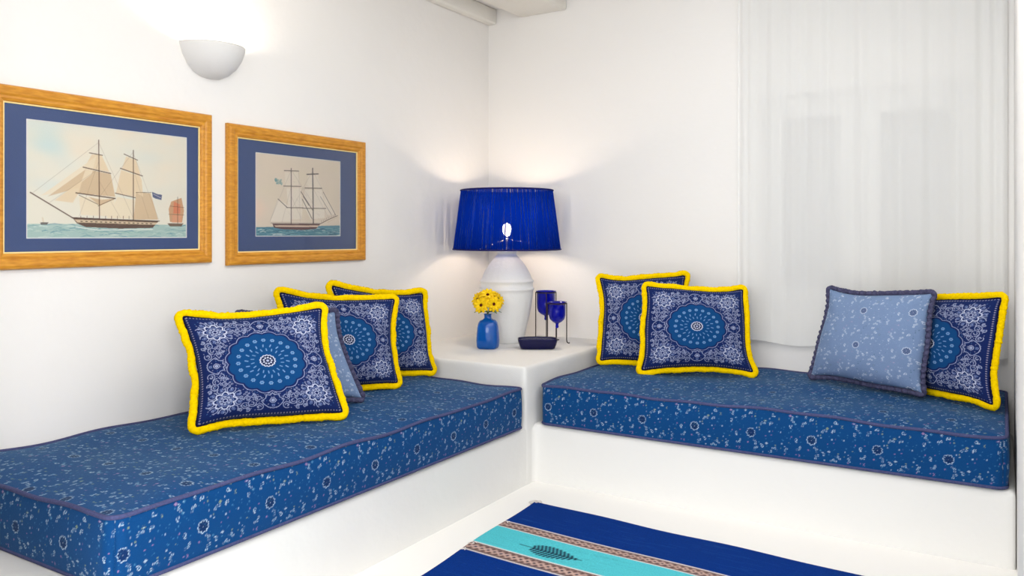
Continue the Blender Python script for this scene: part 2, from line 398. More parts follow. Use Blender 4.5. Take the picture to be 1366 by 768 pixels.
# window: two sashes in a shallow recess, with an added sheet outside that darkens the panes
wf = MB(); y0, y1 = YB + .05, YB + .10; b = .05
for lo, hi in (((WX0, y0, WZ0), (WX0 + b, y1, WZ1)), ((WX1 - b, y0, WZ0), (WX1, y1, WZ1)), ((WX0 + b, y0, WZ1 - b), (WX1 - b, y1, WZ1)), ((WX0 + b, y0, WZ0), (WX1 - b, y1, WZ0 + b))):
    wf.box(lo, hi, .004)
win = wf.build('window_1', M['frame_w'], smooth=False); win['kind'] = 'structure'
for (a, c_) in ((WX0 + b + .002, -.562), (-.558, WX1 - b - .002)):
    s = MB(); t = .04 if a < -.7 else .045; z0, z1 = WZ0 + b + .002, WZ1 - b - .002; ya, yb = y0 - .012, y0 + .028
    sl = .035 if a < -.7 else .082; sr = .082 if a < -.7 else .035
    for lo, hi in (((a, ya, z0), (a + sl, yb, z1)), ((c_ - sr, ya, z0), (c_, yb, z1)), ((a + sl, ya, z1 - .06), (c_ - sr, yb, z1)), ((a + sl, ya, z0), (c_ - sr, yb, z0 + .06))):
        s.box(lo, hi, .004)
    so = s.build('sash', M['frame_w'], win, False)
    p = MB().box((a + sl - .005, ya + .018, z0 + .055), (c_ - sr + .005, ya + .022, z1 - .055)).build('pane', M['pane'], so, False)
MB().box((WX0 + .002, YB + .17, WZ0 + .002), (WX1 - .002, YB + .174, WZ1 - .002)).build('pane_backing', M['backing'], win, False)  # made-up backing behind the glass, keeps the panes darker than the wall

# beams under the ceiling, running into the back wall
for i, (xa, xb, z, lab) in enumerate(((XL + .001, -2.50, 2.28, 'white painted ceiling beam lying along the left wall in the corner'),
                                  (-2.345, -2.045, 2.298, 'wide white ceiling beam just right of the room corner'),
                                  (-1.66, -1.40, 2.305, 'white ceiling beam whose corner peeks in at the top edge'))):
    o = MB().box((xa, -2.4, z), (xb, YB - .001, CEIL - .001), .012, 3).build('ceiling_beam', M['beam'])
    tag(o, lab, 'beam', 'white beams under the ceiling')

# built-in masonry bench: L-shaped, with a raised ledge in the corner
BZ = .25; BX = -1.735; BY = 3.005; LZ = .5045
bench = empty('masonry_bench', (-1.9, 3.2, 0), 'low L-shaped whitewashed masonry bench built along both walls under the mattresses', 'bench')
def soft(o, vox, it=6):
    r = o.modifiers.new('remesh', 'REMESH'); r.mode = 'VOXEL'; r.voxel_size = vox; r.use_smooth_shade = True
    s = o.modifiers.new('smooth', 'SMOOTH'); s.iterations = it; s.factor = .5
def ngon_prism(pts, z0, z1):
    m = MB(); a = [m.bm.verts.new((x, y, z0)) for x, y in pts]; b_ = [m.bm.verts.new((x, y, z1)) for x, y in pts]
    m.bm.faces.new(a[::-1]); m.bm.faces.new(b_); n = len(pts)
    for k in range(n): m.bm.faces.new((a[k], a[(k + 1) % n], b_[(k + 1) % n], b_[k]))
    return m
o = ngon_prism([(XL - .02, .775), (BX, .775), (BX, BY), (XR - .002, BY), (XR - .002, YB + .02), (XL - .02, YB + .02)], -.02, BZ).build('bench_base', M['masonry'], bench)
soft(o, .014, 5)
o = MB().box((XL - .02, 2.925, -.02), (BX + .002, YB + .02, LZ)).build('corner_ledge', M['masonry'], bench)
soft(o, .012, 7)

# ------------------------------------------------------------------ mattresses
def wob(x, y): return .004 * np.sin(7.3 * x + 2.1 * y) + .003 * np.sin(13.7 * y - 4 * x + 1) + .002 * np.sin(23 * x + 19 * y)
def mattress(x0, x1, y0, y1, z0, z1, label, near, res=.0026, uvo=(0, 0)):
    root = empty('mattress', ((x0 + x1) / 2, (y0 + y1) / 2, z0), label, 'mattress', 'bench mattresses')
    V = []; Q = []; C = []; off = 0
    rc = .035
    def corner(px, py):                      # rounds the plan corners a little
        cx = np.clip(px, x0 + rc, x1 - rc); cy = np.clip(py, y0 + rc, y1 - rc); dx, dy = px - cx, py - cy
        m = np.maximum(np.abs(dx), np.abs(dy)); l = np.hypot(dx, dy) + 1e-9
        f = np.where(l > 1e-7, m / l, 1); return cx + dx * f, cy + dy * f
    def add(X, Y, Z, U, T, flip):
        nonlocal off
        nu, nv = X.shape; V.append(np.stack([X, Y, Z], -1).reshape(-1, 3)); C.append(TILE.sample(U + uvo[0], T + uvo[1]).reshape(-1, 3))
        Q.append(grid_quads(nu, nv, off, flip)); off += nu * nv
    nx, ny, nz = int((x1 - x0) / res) + 1, int((y1 - y0) / res) + 1, int((z1 - z0) / res) + 1
    gx, gy, gz = np.linspace(x0, x1, nx), np.linspace(y0, y1, ny), np.linspace(0, 1, nz)
    X, Y = np.meshgrid(gx, gy, indexing='ij')
    e = np.minimum(np.minimum(X - x0, x1 - X), np.minimum(Y - y0, y1 - Y))
    crown = .011 * (1 - np.exp(-e / .05)) + .0035 * np.sin(6 * X + 3 * Y) * (1 - np.exp(-e / .08))
    PX, PY = corner(X, Y); add(PX, PY, z1 + wob(X, Y) + crown, (Y if near else X), (X if near else Y), False)
    for (fx, val, flip) in ((True, x1, False), (True, x0, True), (False, y0, False), (False, y1, True)):
        g = gy if fx else gx; A, T = np.meshgrid(g, gz, indexing='ij'); bulge = .010 * np.sin(np.pi * T) ** .7 * np.sin(np.pi * np.clip((A - g[0]) / (g[-1] - g[0]), 0, 1)) ** .15
        X = np.full_like(A, val) if fx else A; Y = A if fx else np.full_like(A, val)
        PX, PY = corner(X, Y); zt = z1 + wob(X, Y)
        if fx: PX = PX + bulge * (1 if val == x1 else -.2)
        else: PY = PY + bulge * (-1 if val == y0 else .2)
        add(PX, PY, z0 + (zt - z0) * T, A, T * (z1 - z0) + .003, flip)
    add(np.array([[x0 + .01, x0 + .01], [x1 - .01, x1 - .01]]), np.array([[y0 + .01, y1 - .01], [y0 + .01, y1 - .01]]), np.full((2, 2), z0), np.zeros((2, 2)), np.zeros((2, 2)), True)
    me = mesh_np('mattress_cover', np.concatenate(V), np.concatenate(Q), np.concatenate(C)); link('cover', me, M['mattress'], root)
    def edge(top):
        P = []; n = 90
        for (a, b_) in (((x0, y0), (x1, y0)), ((x1, y0), (x1, y1)), ((x1, y1), (x0, y1)), ((x0, y1), (x0, y0))):
            for k in range(n):
                t = k / n; x, y = a[0] + (b_[0] - a[0]) * t, a[1] + (b_[1] - a[1]) * t; cx, cy = corner(np.array(x), np.array(y))
                z = z1 + float(wob(x, y)) + .001 if top else z0 + .006
                P.append((float(cx), float(cy), z))
        return P
    for top in (True, False): MB().tube(edge(top), .0058, 8, True).build('piping', M['piping'], root)
    return root
mattress(XL + .012, -1.728, 1.075, 2.905, BZ, .418, 'long navy floral print mattress on the bench under the ship pictures', True, uvo=(.04, 0))
mattress(-1.705, .008, 3.0, YB - .015, BZ, .418, 'navy floral print mattress on the bench under the curtained window', False, uvo=(.0, 0))

# ------------------------------------------------------------------ helpers that turn a sight line into a point on a real surface
Rv = Vector((math.cos(YAW), math.sin(YAW), 0)); Wv = Vector((-math.sin(YAW), math.cos(YAW), 0)); EY = Vector((0, 0, EYE))
def hit(u, v, p0, n):
    d = (u - 683) / FPX * Rv + Wv + Vector((0, 0, (312 - v) / FPX)); return EY + d * ((Vector(p0) - EY).dot(n) / d.dot(n))

# ------------------------------------------------------------------ cushions
def cushion(name, bl, br, tl, tr, tilt, style, label, group, tf=.075, tb=.05, z=.440, seed=1, flare=(1, 1, 1, 1), con=.085):
    rng = np.random.RandomState(seed)
    g = lambda p: hit(p[0], p[1], (0, 0, z), Vector((0, 0, 1))) if abs(p[0]) > 10 else Vector((p[0], p[1], z))
    BL, BR = g(bl), g(br); e = (BR - BL).normalized(); nb = Vector((-e.y, e.x, 0)); up = math.cos(math.radians(tilt)) * Vector((0, 0, 1)) + math.sin(math.radians(tilt)) * nb
    n = e.cross(up).normalized()
    if n.dot(EY - BL) < 0: n = -n
    TR = hit(tr[0], tr[1], BL, n) if tr else None; TL = hit(tl[0], tl[1], BL, n) if tl else TR - (BR - BL)
    cs = [np.array(p) for p in (BL, BR, TR, TL)]; n = np.array(n); ctr = sum(cs) / 4
    tw = .013                                                    # half width of the trim: corners above are its outer edge
    cs = [p + (ctr - p) / np.linalg.norm(ctr - p) * tw * 1.75 for p in cs]
    root = empty(name, tuple((np.array(BL) + np.array(BR)) / 2), label, 'cushion', group)
    ph = rng.rand(8) * 6.28
    def P(s, t):
        s1 = s * (1 - con * (1 - np.abs(t) ** 3.2)) + .022 * np.sin(3.4 * t + ph[0] + s) * np.abs(s) ** 3; t1 = t * (1 - con * (1 - np.abs(s) ** 3.2)) + .022 * np.sin(3.4 * s + ph[1] + t) * np.abs(t) ** 3
        a, b_ = (s1 + 1) / 2, (t1 + 1) / 2
        out = 0
        for w, p in (((1 - a) * (1 - b_), cs[0]), (a * (1 - b_), cs[1]), (a * b_, cs[2]), ((1 - a) * b_, cs[3])): out = out + w[..., None] * p
        return out
    def H(s, t):
        base = (np.clip(1 - s ** 2, 0, 1) * np.clip(1 - t ** 2, 0, 1)) ** .42
        base = base * (1 - .12 * t)
        r = np.maximum(np.abs(s), np.abs(t)); ang = np.arctan2(t, s)
        wr = .06 * np.sin(9 * ang + ph[2] + 3 * r) * np.exp(-((r - .85) / .16) ** 2) + .03 * np.sin(4 * s + 3 * t + ph[3]) + .02 * np.sin(7 * s - 5 * t + ph[4])
        return base * (1 + wr)
    nf = (340, 300); V = []; Q = []; C = []; off = 0
    for side, (a, b_), T in ((1, nf, tf), (-1, (70, 60), tb)):
        S, Tt = np.meshgrid(np.linspace(-1, 1, a), np.linspace(-1, 1, b_), indexing='ij')
        pos = P(S, Tt) + n * (side * T * H(S, Tt))[..., None]
        if style == 'bandana': col = BANDANA.sample(1 + S, 1 + Tt)
        else: col = TILE_PALE.sample(S * .24 + .3 + seed * .03, Tt * .21 + .3)
        V.append(pos.reshape(-1, 3)); C.append(col.reshape(-1, 3)); Q.append(grid_quads(a, b_, off, side < 0)); off += a * b_
    link('cover', mesh_np('cushion_cover', np.concatenate(V), np.concatenate(Q), np.concatenate(C)), M['print'], root)
    # trim path around the seam
    k = 150; l = np.linspace(-1, 1, k, endpoint=False); S = np.concatenate([l, np.ones(k), -l, -np.ones(k)]); Tt = np.concatenate([-np.ones(k), l, np.ones(k), -l])
    path = P(S, Tt); m = len(path)
    cen = path.mean(0)
    def smooth(a, it):
        for _ in range(it): a = (np.roll(a, 1, 0) + 2 * a + np.roll(a, -1, 0)) / 4
        return a
    path = smooth(path, 22)
    tang = np.roll(path, -1, 0) - np.roll(path, 1, 0); tang = smooth(tang, 14); tang /= np.linalg.norm(tang, axis=1)[:, None]
    outw = np.cross(tang, n); outw *= np.sign((outw * (path - cen)).sum(1))[:, None]; outw /= np.linalg.norm(outw, axis=1)[:, None]
    def ribbon(nm, centre, aw, bw, material, jit, nn=10):
        th = np.arange(nn) / nn * 2 * math.pi; j = 1 + jit * smooth(rng.randn(m, 1) * 1.2, 1); j2 = 1 + jit * .6 * rng.randn(m, nn)
        pos = centre[:, None, :] + (aw * j * np.cos(th) * j2)[..., None] * outw[:, None, :] + (bw * j * np.sin(th) * j2)[..., None] * n
        me = mesh_np(nm, pos.reshape(-1, 3), grid_quads(m, nn, 0, False, True, True)); ob = link(nm, me, material, root); return ob
    wave = smooth(rng.randn(m) * .012, 60)
    if style == 'bandana':
        ribbon('fringe_trim', path + outw * (tw * .95 + wave[:, None] * .6), tw * 1.02, .0095, M['fringe'], .07)
        ribbon('seam', path + n * .0035 + outw * -.001, .0035, .006, M['seam'], .1, 6)
    else:
        ruff = .0035 * np.sin(np.arange(m) * 2 * math.pi / 9.0 + .5 * np.sin(np.arange(m) / 17))
        ribbon('ruffle_trim', path + outw * (tw * .7) + n * ruff[:, None], tw * .78, .0085, M['ruffle'], .09)
    return root
GL = 'cushions leaning along the left wall'; GR = 'cushions leaning along the window wall'
cushion('throw_cushion', (255, 578), (465, 556), (236, 418), (434, 406), 20, 'bandana', 'large navy bandana cushion with yellow trim, front and leftmost on the long mattress', GL, seed=1, tf=.08)
cushion('throw_cushion', (330, 556), (489, 536), (312, 412), (450, 408), 15, 'pale', 'pale blue cushion with slate trim squeezed behind the large leftmost cushion', GL, seed=2, tf=.06, tb=.05)
cushion('throw_cushion', (390, 531), (535, 516), (366, 386), (530, 395), 14, 'bandana', 'navy bandana cushion with yellow trim directly behind the hidden pale blue cushion', GL, seed=3)
cushion('throw_cushion', (450, 512), (583, 497), (435, 377), (569, 388), 7, 'bandana', 'navy bandana cushion with yellow trim leaning rearmost, nearest the corner ledge and lamp', GL, seed=4, tf=.07, tb=.035, z=.451)
cushion('throw_cushion', (796, 487), (932, 492), (796, 366), (919, 362), 14, 'bandana', 'navy bandana cushion with yellow trim half hidden at the lamp end of window bench', GR, seed=5, tf=.06)
cushion('throw_cushion', (848, 497), (1011, 500), (855, 377), (997, 382), 15, 'bandana', 'navy bandana cushion with yellow trim fully visible on the window bench', GR, seed=6, tf=.075)
cushion('throw_cushion', (1075, 505), (1238, 532), (1102, 381), (1253, 387), 11, 'pale', 'pale blue floral cushion with slate ruffled trim, fully seen on the window bench', GR, seed=7, tf=.075, tb=.03)
cushion('throw_cushion', (-.43, 3.70), (1333, 549), (1176, 394), (1346, 390), 9, 'bandana', 'navy bandana cushion with yellow trim at far right behind the pale blue cushion', GR, seed=8, tf=.05, tb=.06)

# ------------------------------------------------------------------ curtain
def curtain():
    x0, x1, z0, z1 = -1.10, .012, .555, CEIL - .03
    nx, nz = 420, 60; X, T = np.meshgrid(np.linspace(x0, x1, nx), np.linspace(0, 1, nz), indexing='ij')
    f = (.009 * np.sin(X * 62 + .8 * np.sin(X * 9)) + .006 * np.sin(X * 31 + 2) + .004 * np.sin(X * 121 + 3 * np.sin(X * 7))) * (.75 + .35 * np.cos(T * 2 + X * 3))
    edge = np.exp(-((X - x0) / .05) ** 2) * .010 * np.sin((X - x0) * 160) + np.exp(-((X - x1) / .09) ** 2) * .016 * np.sin((X - x1) * 110)
    Y = YB - .024 + (f + edge) * .4
    Z = z0 + (z1 - z0) * T + (1 - T) * .008 * np.sin(X * 17)
    me = mesh_np('sheer_curtain', np.stack([X, Y, Z], -1).reshape(-1, 3), grid_quads(nx, nz))
    root = empty('sheer_curtain', (x0 / 2, YB - .03, z0), 'sheer white voile curtain hanging over the window above the bench', 'curtain')
    o = link('curtain_panel', me, M['sheer'], root)
    I = np.linspace(0, nx - 1, nx).astype(int)
    zz = np.linspace(0, .016, 3); P = np.stack([np.repeat(X[:, :1], 3, 1), np.repeat(Y[:, :1], 3, 1) - .0015, Z[:, :1] + zz[None, :]], -1)
    link('hem', mesh_np('curtain_hem', P.reshape(-1, 3), grid_quads(nx, 3)), M['sheer'], root)
    MB().tube([(x0 - .05, YB - .03, z1 + .004), (x1 + .01, YB - .03, z1 + .004)], .008, 10).build('curtain_rod', M['beam'], root)
curtain()

# ------------------------------------------------------------------ pictures
def ship_one():
    W, Hh = .566, .368; c = Cv(W, Hh, 1500, (226, 221, 206)); R = random.Random(3)
    def m(u, v):
        t = (u - 33) / 215; top = 160 + 22 * t; bot = 318 - t; return (t * W, (v - top) / (bot - top) * Hh)
    for k in range(90):
        x, y = R.random() * W, R.random() * .25
        c.disc(x, y, R.uniform(.03, .08), (236, 216, 190) if x > .12 and R.random() < .6 else (200, 216, 216), .16, .6, 1.3)
    for k in range(10): c.disc(R.random() * .12, R.random() * .09, .07, (170, 208, 212), .12, .7, 1.3)
    c.poly([m(33, 298), m(120, 298), m(248, 299), m(248, 320), m(33, 320)], (168, 192, 186))
    for k in range(170):
        x, y = R.random() * W, .322 + R.random() * .046; l = R.uniform(.01, .05)
        c.line([(x, y), (x + l * .5, y - .003), (x + l, y)], R.uniform(.001, .004), R.choice([(214, 224, 214), (120, 160, 164), (150, 184, 176), (190, 206, 196), (100, 146, 160)]), .6)
    cream = (224, 204, 172); tan = (206, 180, 146); br = (92, 66, 52); lt = (228, 214, 188)
    P = lambda pts, col, op=.9: c.poly([m(*p) for p in pts], col, op); L = lambda pts, w, col=br, op=.9: c.line([m(*p) for p in pts], w, col, op)
    P([(112, 206), (125, 207), (135, 229), (103, 223)], cream); P([(103, 225), (137, 232), (143, 262), (94, 257)], tan); P([(96, 262), (142, 266), (138, 288), (98, 286)], lt)
    P([(158, 208), (172, 213), (178, 232), (152, 225)], cream); P([(151, 226), (178, 235), (171, 262), (144, 257)], cream); P([(146, 262), (170, 266), (168, 291), (132, 290)], lt)
    P([(172, 256), (193, 257), (204, 292), (168, 292)], tan); P([(170, 215), (180, 240), (182, 262), (172, 256)], cream)
    P([(118, 208), (50, 261), (86, 254), (112, 232)], lt, .8); P([(104, 226), (58, 262), (96, 250)], tan, .8); P([(100, 240), (66, 267), (88, 270), (96, 256)], cream, .9)
    P([(124, 266), (143, 264), (123, 274), (108, 262)], tan)
    for a, b_, w in (((121, 187), (122, 292), .0035), ((168, 200), (168, 292), .0035), ((109, 204), (126, 207), .003), ((101, 223), (137, 231), .0035), ((92, 257), (143, 264), .004), ((96, 260), (120, 272), .002), ((120, 274), (143, 264), .002),
                    ((155, 205), (174, 213), .003), ((150, 224), (181, 234), .0035), ((143, 257), (171, 263), .003), ((88, 290), (38, 257), .004), ((172, 256), (194, 256), .002)): L([a, b_], w)
    for a, b_ in (((121, 190), (168, 290)), ((121, 190), (40, 258)), ((168, 202), (122, 262)), ((168, 204), (205, 292)), ((121, 225), (60, 270)), ((121, 240), (150, 290)), ((121, 215), (96, 288)), ((168, 225), (190, 290))): L([a, b_], .0009, (130, 106, 88), .6)
    P([(87, 289), (205, 294), (196, 303), (150, 304), (104, 302), (93, 297)], (104, 84, 74), 1); P([(90, 292), (203, 296), (200, 299), (94, 296)], (206, 186, 158), 1); L([(87, 290), (206, 294)], .003, (70, 50, 44))
    for k in range(16): L([(98 + k * 6.3, 294.4 + k * .2), (100 + k * 6.3, 294.6 + k * .2)], .003, (60, 46, 44))
    L([(92, 302), (120, 306), (196, 305)], .003, (226, 230, 222))
    for k in range(9): L([(98 + k * 8, 291), (98 + k * 8, 287.5)], .0022, (110, 70, 60), .8)
    P([(195, 255), (203, 258), (210, 259), (209, 266), (200, 264), (196, 262)], (62, 76, 120)); L([(197, 258), (208, 263)], .0012, (226, 220, 220))
    P([(224, 268), (240, 263), (244, 280), (241, 296), (222, 295), (220, 278)], (196, 150, 110), .9); P([(228, 268), (238, 272), (238, 284), (227, 284)], (212, 124, 92), .8); P([(226, 285), (240, 286), (240, 296), (225, 296)], (216, 156, 124), .8)
    L([(234, 262), (234, 298)], .002); L([(222, 274), (244, 276)], .0015); L([(220, 285), (244, 286)], .0015); P([(218, 297), (243, 297), (240, 301), (222, 301)], (110, 84, 66))
    L([(52, 290), (53, 297)], .004, (214, 200, 176)); P([(49, 296), (59, 296), (57, 299), (50, 299)], (90, 84, 84))
    return c
def ship_two():
    W, Hh = .482, .340; c = Cv(W, Hh, 1500, (222, 208, 190)); R = random.Random(9)
    def m(u, v):
        t = (u - 339) / 114; top = 206 + 8 * t; bot = 315; return (t * W, (v - top) / (bot - top) * Hh)
    for k in range(60): c.disc(R.random() * W, R.random() * .26, R.uniform(.03, .08), R.choice([(230, 212, 192), (216, 202, 188), (224, 214, 184)]), .2, .7, 1.3)
    for k in range(6): c.disc(R.random() * .05, .2 + R.random() * .06, .05, (238, 206, 184), .3, .8, 1.3)
    c.poly([m(339, 302.5), m(453, 300), m(453, 316), m(339, 316)], (92, 140, 156))
    for k in range(120):
        x, y = R.random() * W, .305 + R.random() * .035; l = R.uniform(.015, .06)
        c.line([(x, y), (x + l * .5, y - .003), (x + l, y)], R.uniform(.0015, .004), R.choice([(200, 216, 214), (50, 104, 124), (70, 130, 144), (140, 180, 184), (40, 84, 110)]), .65)
    gr = (112, 100, 96); dk = (70, 62, 66); pale = (232, 222, 208)
    P = lambda pts, col, op=.5: c.poly([m(*p) for p in pts], col, op); L = lambda pts, w, col=gr, op=.9: c.line([m(*p) for p in pts], w, col, op)
    P([(376, 231), (393, 231), (396, 248), (376, 248)], pale); P([(378, 252), (396, 251), (399, 276), (380, 276)], pale, .8); P([(407, 234), (420, 234), (425, 250), (404, 250)], pale); P([(402, 253), (426, 253), (430, 277), (400, 277)], pale, .8)
    P([(380, 279), (399, 279), (398, 292), (382, 292)], pale, .8); P([(403, 279), (430, 279), (430, 290), (410, 292)], pale, .9); P([(367, 266), (383, 276), (383, 295), (357, 295)], pale, .9); P([(428, 256), (446, 286), (432, 286)], pale, .6)
    for k in range(24):
        u, v = R.uniform(378, 428), R.uniform(236, 292); L([(u, v), (u + R.uniform(2, 8), v + R.uniform(1, 8))], .0015, (170, 154, 142), .35)
    for a, b_, w in (((384, 226), (384, 298), .0045), ((413, 225), (414, 297), .0065), ((375, 229), (394, 229), .004), ((374, 249), (397, 249), .0035), ((378, 277), (400, 277), .0035), ((405, 233), (421, 232), .005),
                    ((402, 251), (426, 251), .004), ((399, 277.5), (432, 277.5), .0035), ((367, 266), (379, 277), .004), ((397, 256), (413, 280), .004), ((399, 266), (412, 291), .004), ((428, 256), (446, 286), .003), ((424, 262), (440, 286), .0025), ((400, 262), (408, 274), .003)): L([a, b_], w, dk if w > .0042 else gr)
    for a, b_ in (((384, 228), (357, 295)), ((384, 228), (413, 270)), ((413, 228), (384, 280)), ((413, 228), (446, 287)), ((384, 250), (372, 296)), ((413, 250), (436, 290)), ((394, 230), (396, 296)), ((367, 266), (357, 295)), ((384, 262), (398, 292))): L([a, b_], .001, (140, 124, 114), .7)
    for k in range(14): c.disc(*m(R.uniform(364, 374), R.uniform(241, 248)), R.uniform(.003, .008), (110, 156, 156), .6)
    P([(360, 298), (424, 298), (418, 304.5), (400, 306), (372, 305), (362, 303)], (100, 72, 72), 1); P([(362, 300), (422, 300), (420, 302.3), (364, 302)], (214, 190, 170), 1); L([(358, 297), (424, 297.5)], .002, (76, 56, 58)); L([(424, 298), (434, 293), (449, 287)], .003, (90, 64, 60)); L([(434, 296), (449, 289)], .0012, (190, 160, 120))
    for k in range(9): L([(426 + k * 2.4, 296 - k * 1), (425.5 + k * 2.4, 293 - k * 1)], .0018, (120, 70, 64))
    return c
def picture(y0, y1, z0, z1, ay0, ay1, az0, az1, art, label, mw=.049):
    root = empty('framed_picture', (XL, (y0 + y1) / 2, z0), label, 'picture', 'framed ship pictures')
    bm_ = bmesh.new()
    # moulding profile swept round the rectangle: (inset, depth)
    prof = [(0, 0), (0, .014), (.004, .020), (.012, .0225), (.026, .021), (.033, .017), (.040, .018), (mw - .002, .0145), (mw, .012), (mw, .004)]
    rings = []
    for ins, d in prof:
        rings.append([bm_.verts.new((XL + .001 + d, y, z)) for y, z in ((y0 + ins, z0 + ins), (y1 - ins, z0 + ins), (y1 - ins, z1 - ins), (y0 + ins, z1 - ins))])
    for a, b_ in zip(rings, rings[1:]):
        for k in range(4): bm_.faces.new((a[k], a[(k + 1) % 4], b_[(k + 1) % 4], b_[k]))
    x = MB(); x.bm = bm_; x.build('frame', M['wood'], root, False)
    f = MB(); i0, i1 = mw - .001, mw + .0045
    for lo, hi in (((y0 + i0, z0 + i0), (y1 - i0, z0 + i1)), ((y0 + i0, z1 - i1), (y1 - i0, z1 - i0)), ((y0 + i0, z0 + i1), (y0 + i1, z1 - i1)), ((y1 - i1, z0 + i1), (y1 - i0, z1 - i1))):
        f.box((XL + .004, lo[0], lo[1]), (XL + .0105, hi[0], hi[1]))
    f.build('fillet', M['fillet'], root, False)
    c = mw; mm = MB()
    for lo, hi in (((y0 + c, z0 + c), (y1 - c, az0)), ((y0 + c, az1), (y1 - c, z1 - c)), ((y0 + c, az0), (ay0, az1)), ((ay1, az0), (y1 - c, az1))):
        mm.box((XL + .003, lo[0], lo[1]), (XL + .0058, hi[0], hi[1]))
    mo = mm.build('mount', M['mount'], root, False)
    bv = MB(); e = .0028
    for lo, hi in (((ay0, az0), (ay1, az0 + e)), ((ay0, az1 - e), (ay1, az1)), ((ay0, az0 + e), (ay0 + e, az1 - e)), ((ay1 - e, az0 + e), (ay1, az1 - e))): bv.box((XL + .0036, lo[0], lo[1]), (XL + .0052, hi[0], hi[1]))
    bv.build('mount_bevel', M['bolt'], mo, False)
    nu, nv = 420, 280; Y, T = np.meshgrid(np.linspace(ay0 - .002, ay1 + .002, nu), np.linspace(0, 1, nv), indexing='ij')
    col = art.sample((Y - ay0) / (ay1 - ay0) * art.w, (1 - T) * art.h)
    link('print', mesh_np('print', np.stack([np.full_like(Y, XL + .0035), Y, az0 - .002 + (az1 - az0 + .004) * T], -1).reshape(-1, 3), grid_quads(nu, nv), col.reshape(-1, 3)), M['art'], root)
    MB().box((XL + .0064, y0 + c, z0 + c), (XL + .0078, y1 - c, z1 - c)).build('glass', M['pane'], root, False)
    return root
picture(1.19, 1.976, .962, 1.518, 1.309, 1.875, 1.056, 1.424, ship_one(), 'larger framed print of a two-masted ship with tan sails, left on the wall')
picture(2.048, 2.827, .948, 1.498, 2.191, 2.673, 1.060, 1.398, ship_two(), 'framed print of a ship with bare grey rigging, nearer the room corner')

# ------------------------------------------------------------------ wall sconce (half bowl)
sc = empty('wall_sconce', (XL, 1.975, 1.655), 'white plaster half-bowl wall light glowing upwards above the ship pictures', 'lamp')
prof = [(rr * .88, zz) for rr, zz in ((0, 0), (.012, 0), (.045, .004), (.080, .018), (.112, .044), (.134, .076), (.146, .108), (.148, .120), (.141, .120), (.128, .080), (.106, .050), (.075, .026), (.040, .012), (0, .009))]
b_ = MB().lathe(prof, (XL + .002, 1.975, 1.655), 40, -math.pi / 2, math.pi / 2)
b_.build('sconce_bowl', M['sconce'], sc)
MB().sphere((XL + .05, 1.975, 1.705), .02, (1, 1, 1.2)).build('bulb', M['bulb'], sc)
pl = bpy.data.lights.new('sconce_light', 'POINT'); pl.energy = 2.8; pl.color = (1, .90, .76); pl.shadow_soft_size = .022
po = bpy.data.objects.new('sconce_light', pl); COL.objects.link(po); po.location = (XL + .05, 1.975, 1.738)

# ------------------------------------------------------------------ table lamp
LX, LY = -2.224, 3.564
lamp = empty('table_lamp', (LX, LY, LZ), 'table lamp with royal blue string shade on a white ceramic jar in the corner', 'lamp')
prof = [(.0, 0), (.082, .0), (.088, .006), (.100, .06), (.116, .13), (.130, .20), (.1375, .255), (.1380, .270), (.1425, .274), (.1435, .279), (.1425, .284), (.1370, .287), (.1365, .312), (.1405, .315), (.1415, .319), (.1405, .323), (.1345, .327), (.131, .334), (.120, .362), (.103, .392), (.084, .418), (.066, .440), (.055, .452), (.050, .458), (.050, .468), (.055, .471), (.055, .476), (.02, .478), (0, .478)]
MB().lathe(prof, (LX, LY, LZ), 72, ripple=lambda a, z: .008 * math.sin(18 * a) if .02 < z < .24 else (.006 * math.sin(18 * a) if .33 < z < .44 else 0)).build('lamp_base', M['ceramic'], lamp)
MB().tube([(LX, LY, LZ + .47), (LX, LY, 1.005), (LX, LY, 1.05)], .012, 12).build('socket', M['metal'], lamp)
MB().lathe([(0, -.034), (.013, -.031), (.020, -.012), (.0225, .006), (.019, .022), (.010, .033), (0, .036)], (LX, LY, 1.092), 20).build('bulb', M['bulb'], lamp)
def shade():
    n = 200; me = bpy.data.meshes.new('lamp_shade'); r0, r1, z0, z1 = .283, .242, .99, 1.298; V = []; Fc = []; U = []
    for k in range(n + 1):
        a = 2 * math.pi * k / n
        for (r, z) in ((r0, z0), (r1, z1)): V.append((LX + r * math.cos(a), LY + r * math.sin(a), z))
    for k in range(n): Fc.append((2 * k, 2 * k + 2, 2 * k + 3, 2 * k + 1)); U += [(k / n, 0), ((k + 1) / n, 0), ((k + 1) / n, 1), (k / n, 1)]
    me.from_pydata(V, [], Fc); uv = me.uv_layers.new(name='UVMap')
    for l, q in zip(uv.data, U): l.uv = q
    o = link('lamp_shade', me, M['string'], lamp)
    s = o.modifiers.new('solid', 'SOLIDIFY'); s.thickness = .003
    for (r, z) in ((r0, z0), (r1, z1)):
        MB().tube([(LX + r * math.cos(2 * math.pi * k / 96), LY + r * math.sin(2 * math.pi * k / 96), z) for k in range(96)], .0042, 8, True).build('shade_rim', M['rimblue'], o)
    sp = MB()
    for k in range(3):
        a = .6 + k * 2.094; sp.tube([(LX + .014 * math.cos(a), LY + .014 * math.sin(a), 1.04), (LX + r0 * math.cos(a), LY + r0 * math.sin(a), z0 + .006)], .0018, 6)
    sp.build('shade_spider', M['metal'], o)
shade()
pl = bpy.data.lights.new('lamp_light', 'POINT'); pl.energy = 2.3; pl.color = (1, .80, .58); pl.shadow_soft_size = .03
po = bpy.data.objects.new('lamp_light', pl); COL.objects.link(po); po.location = (LX, LY, 1.17)

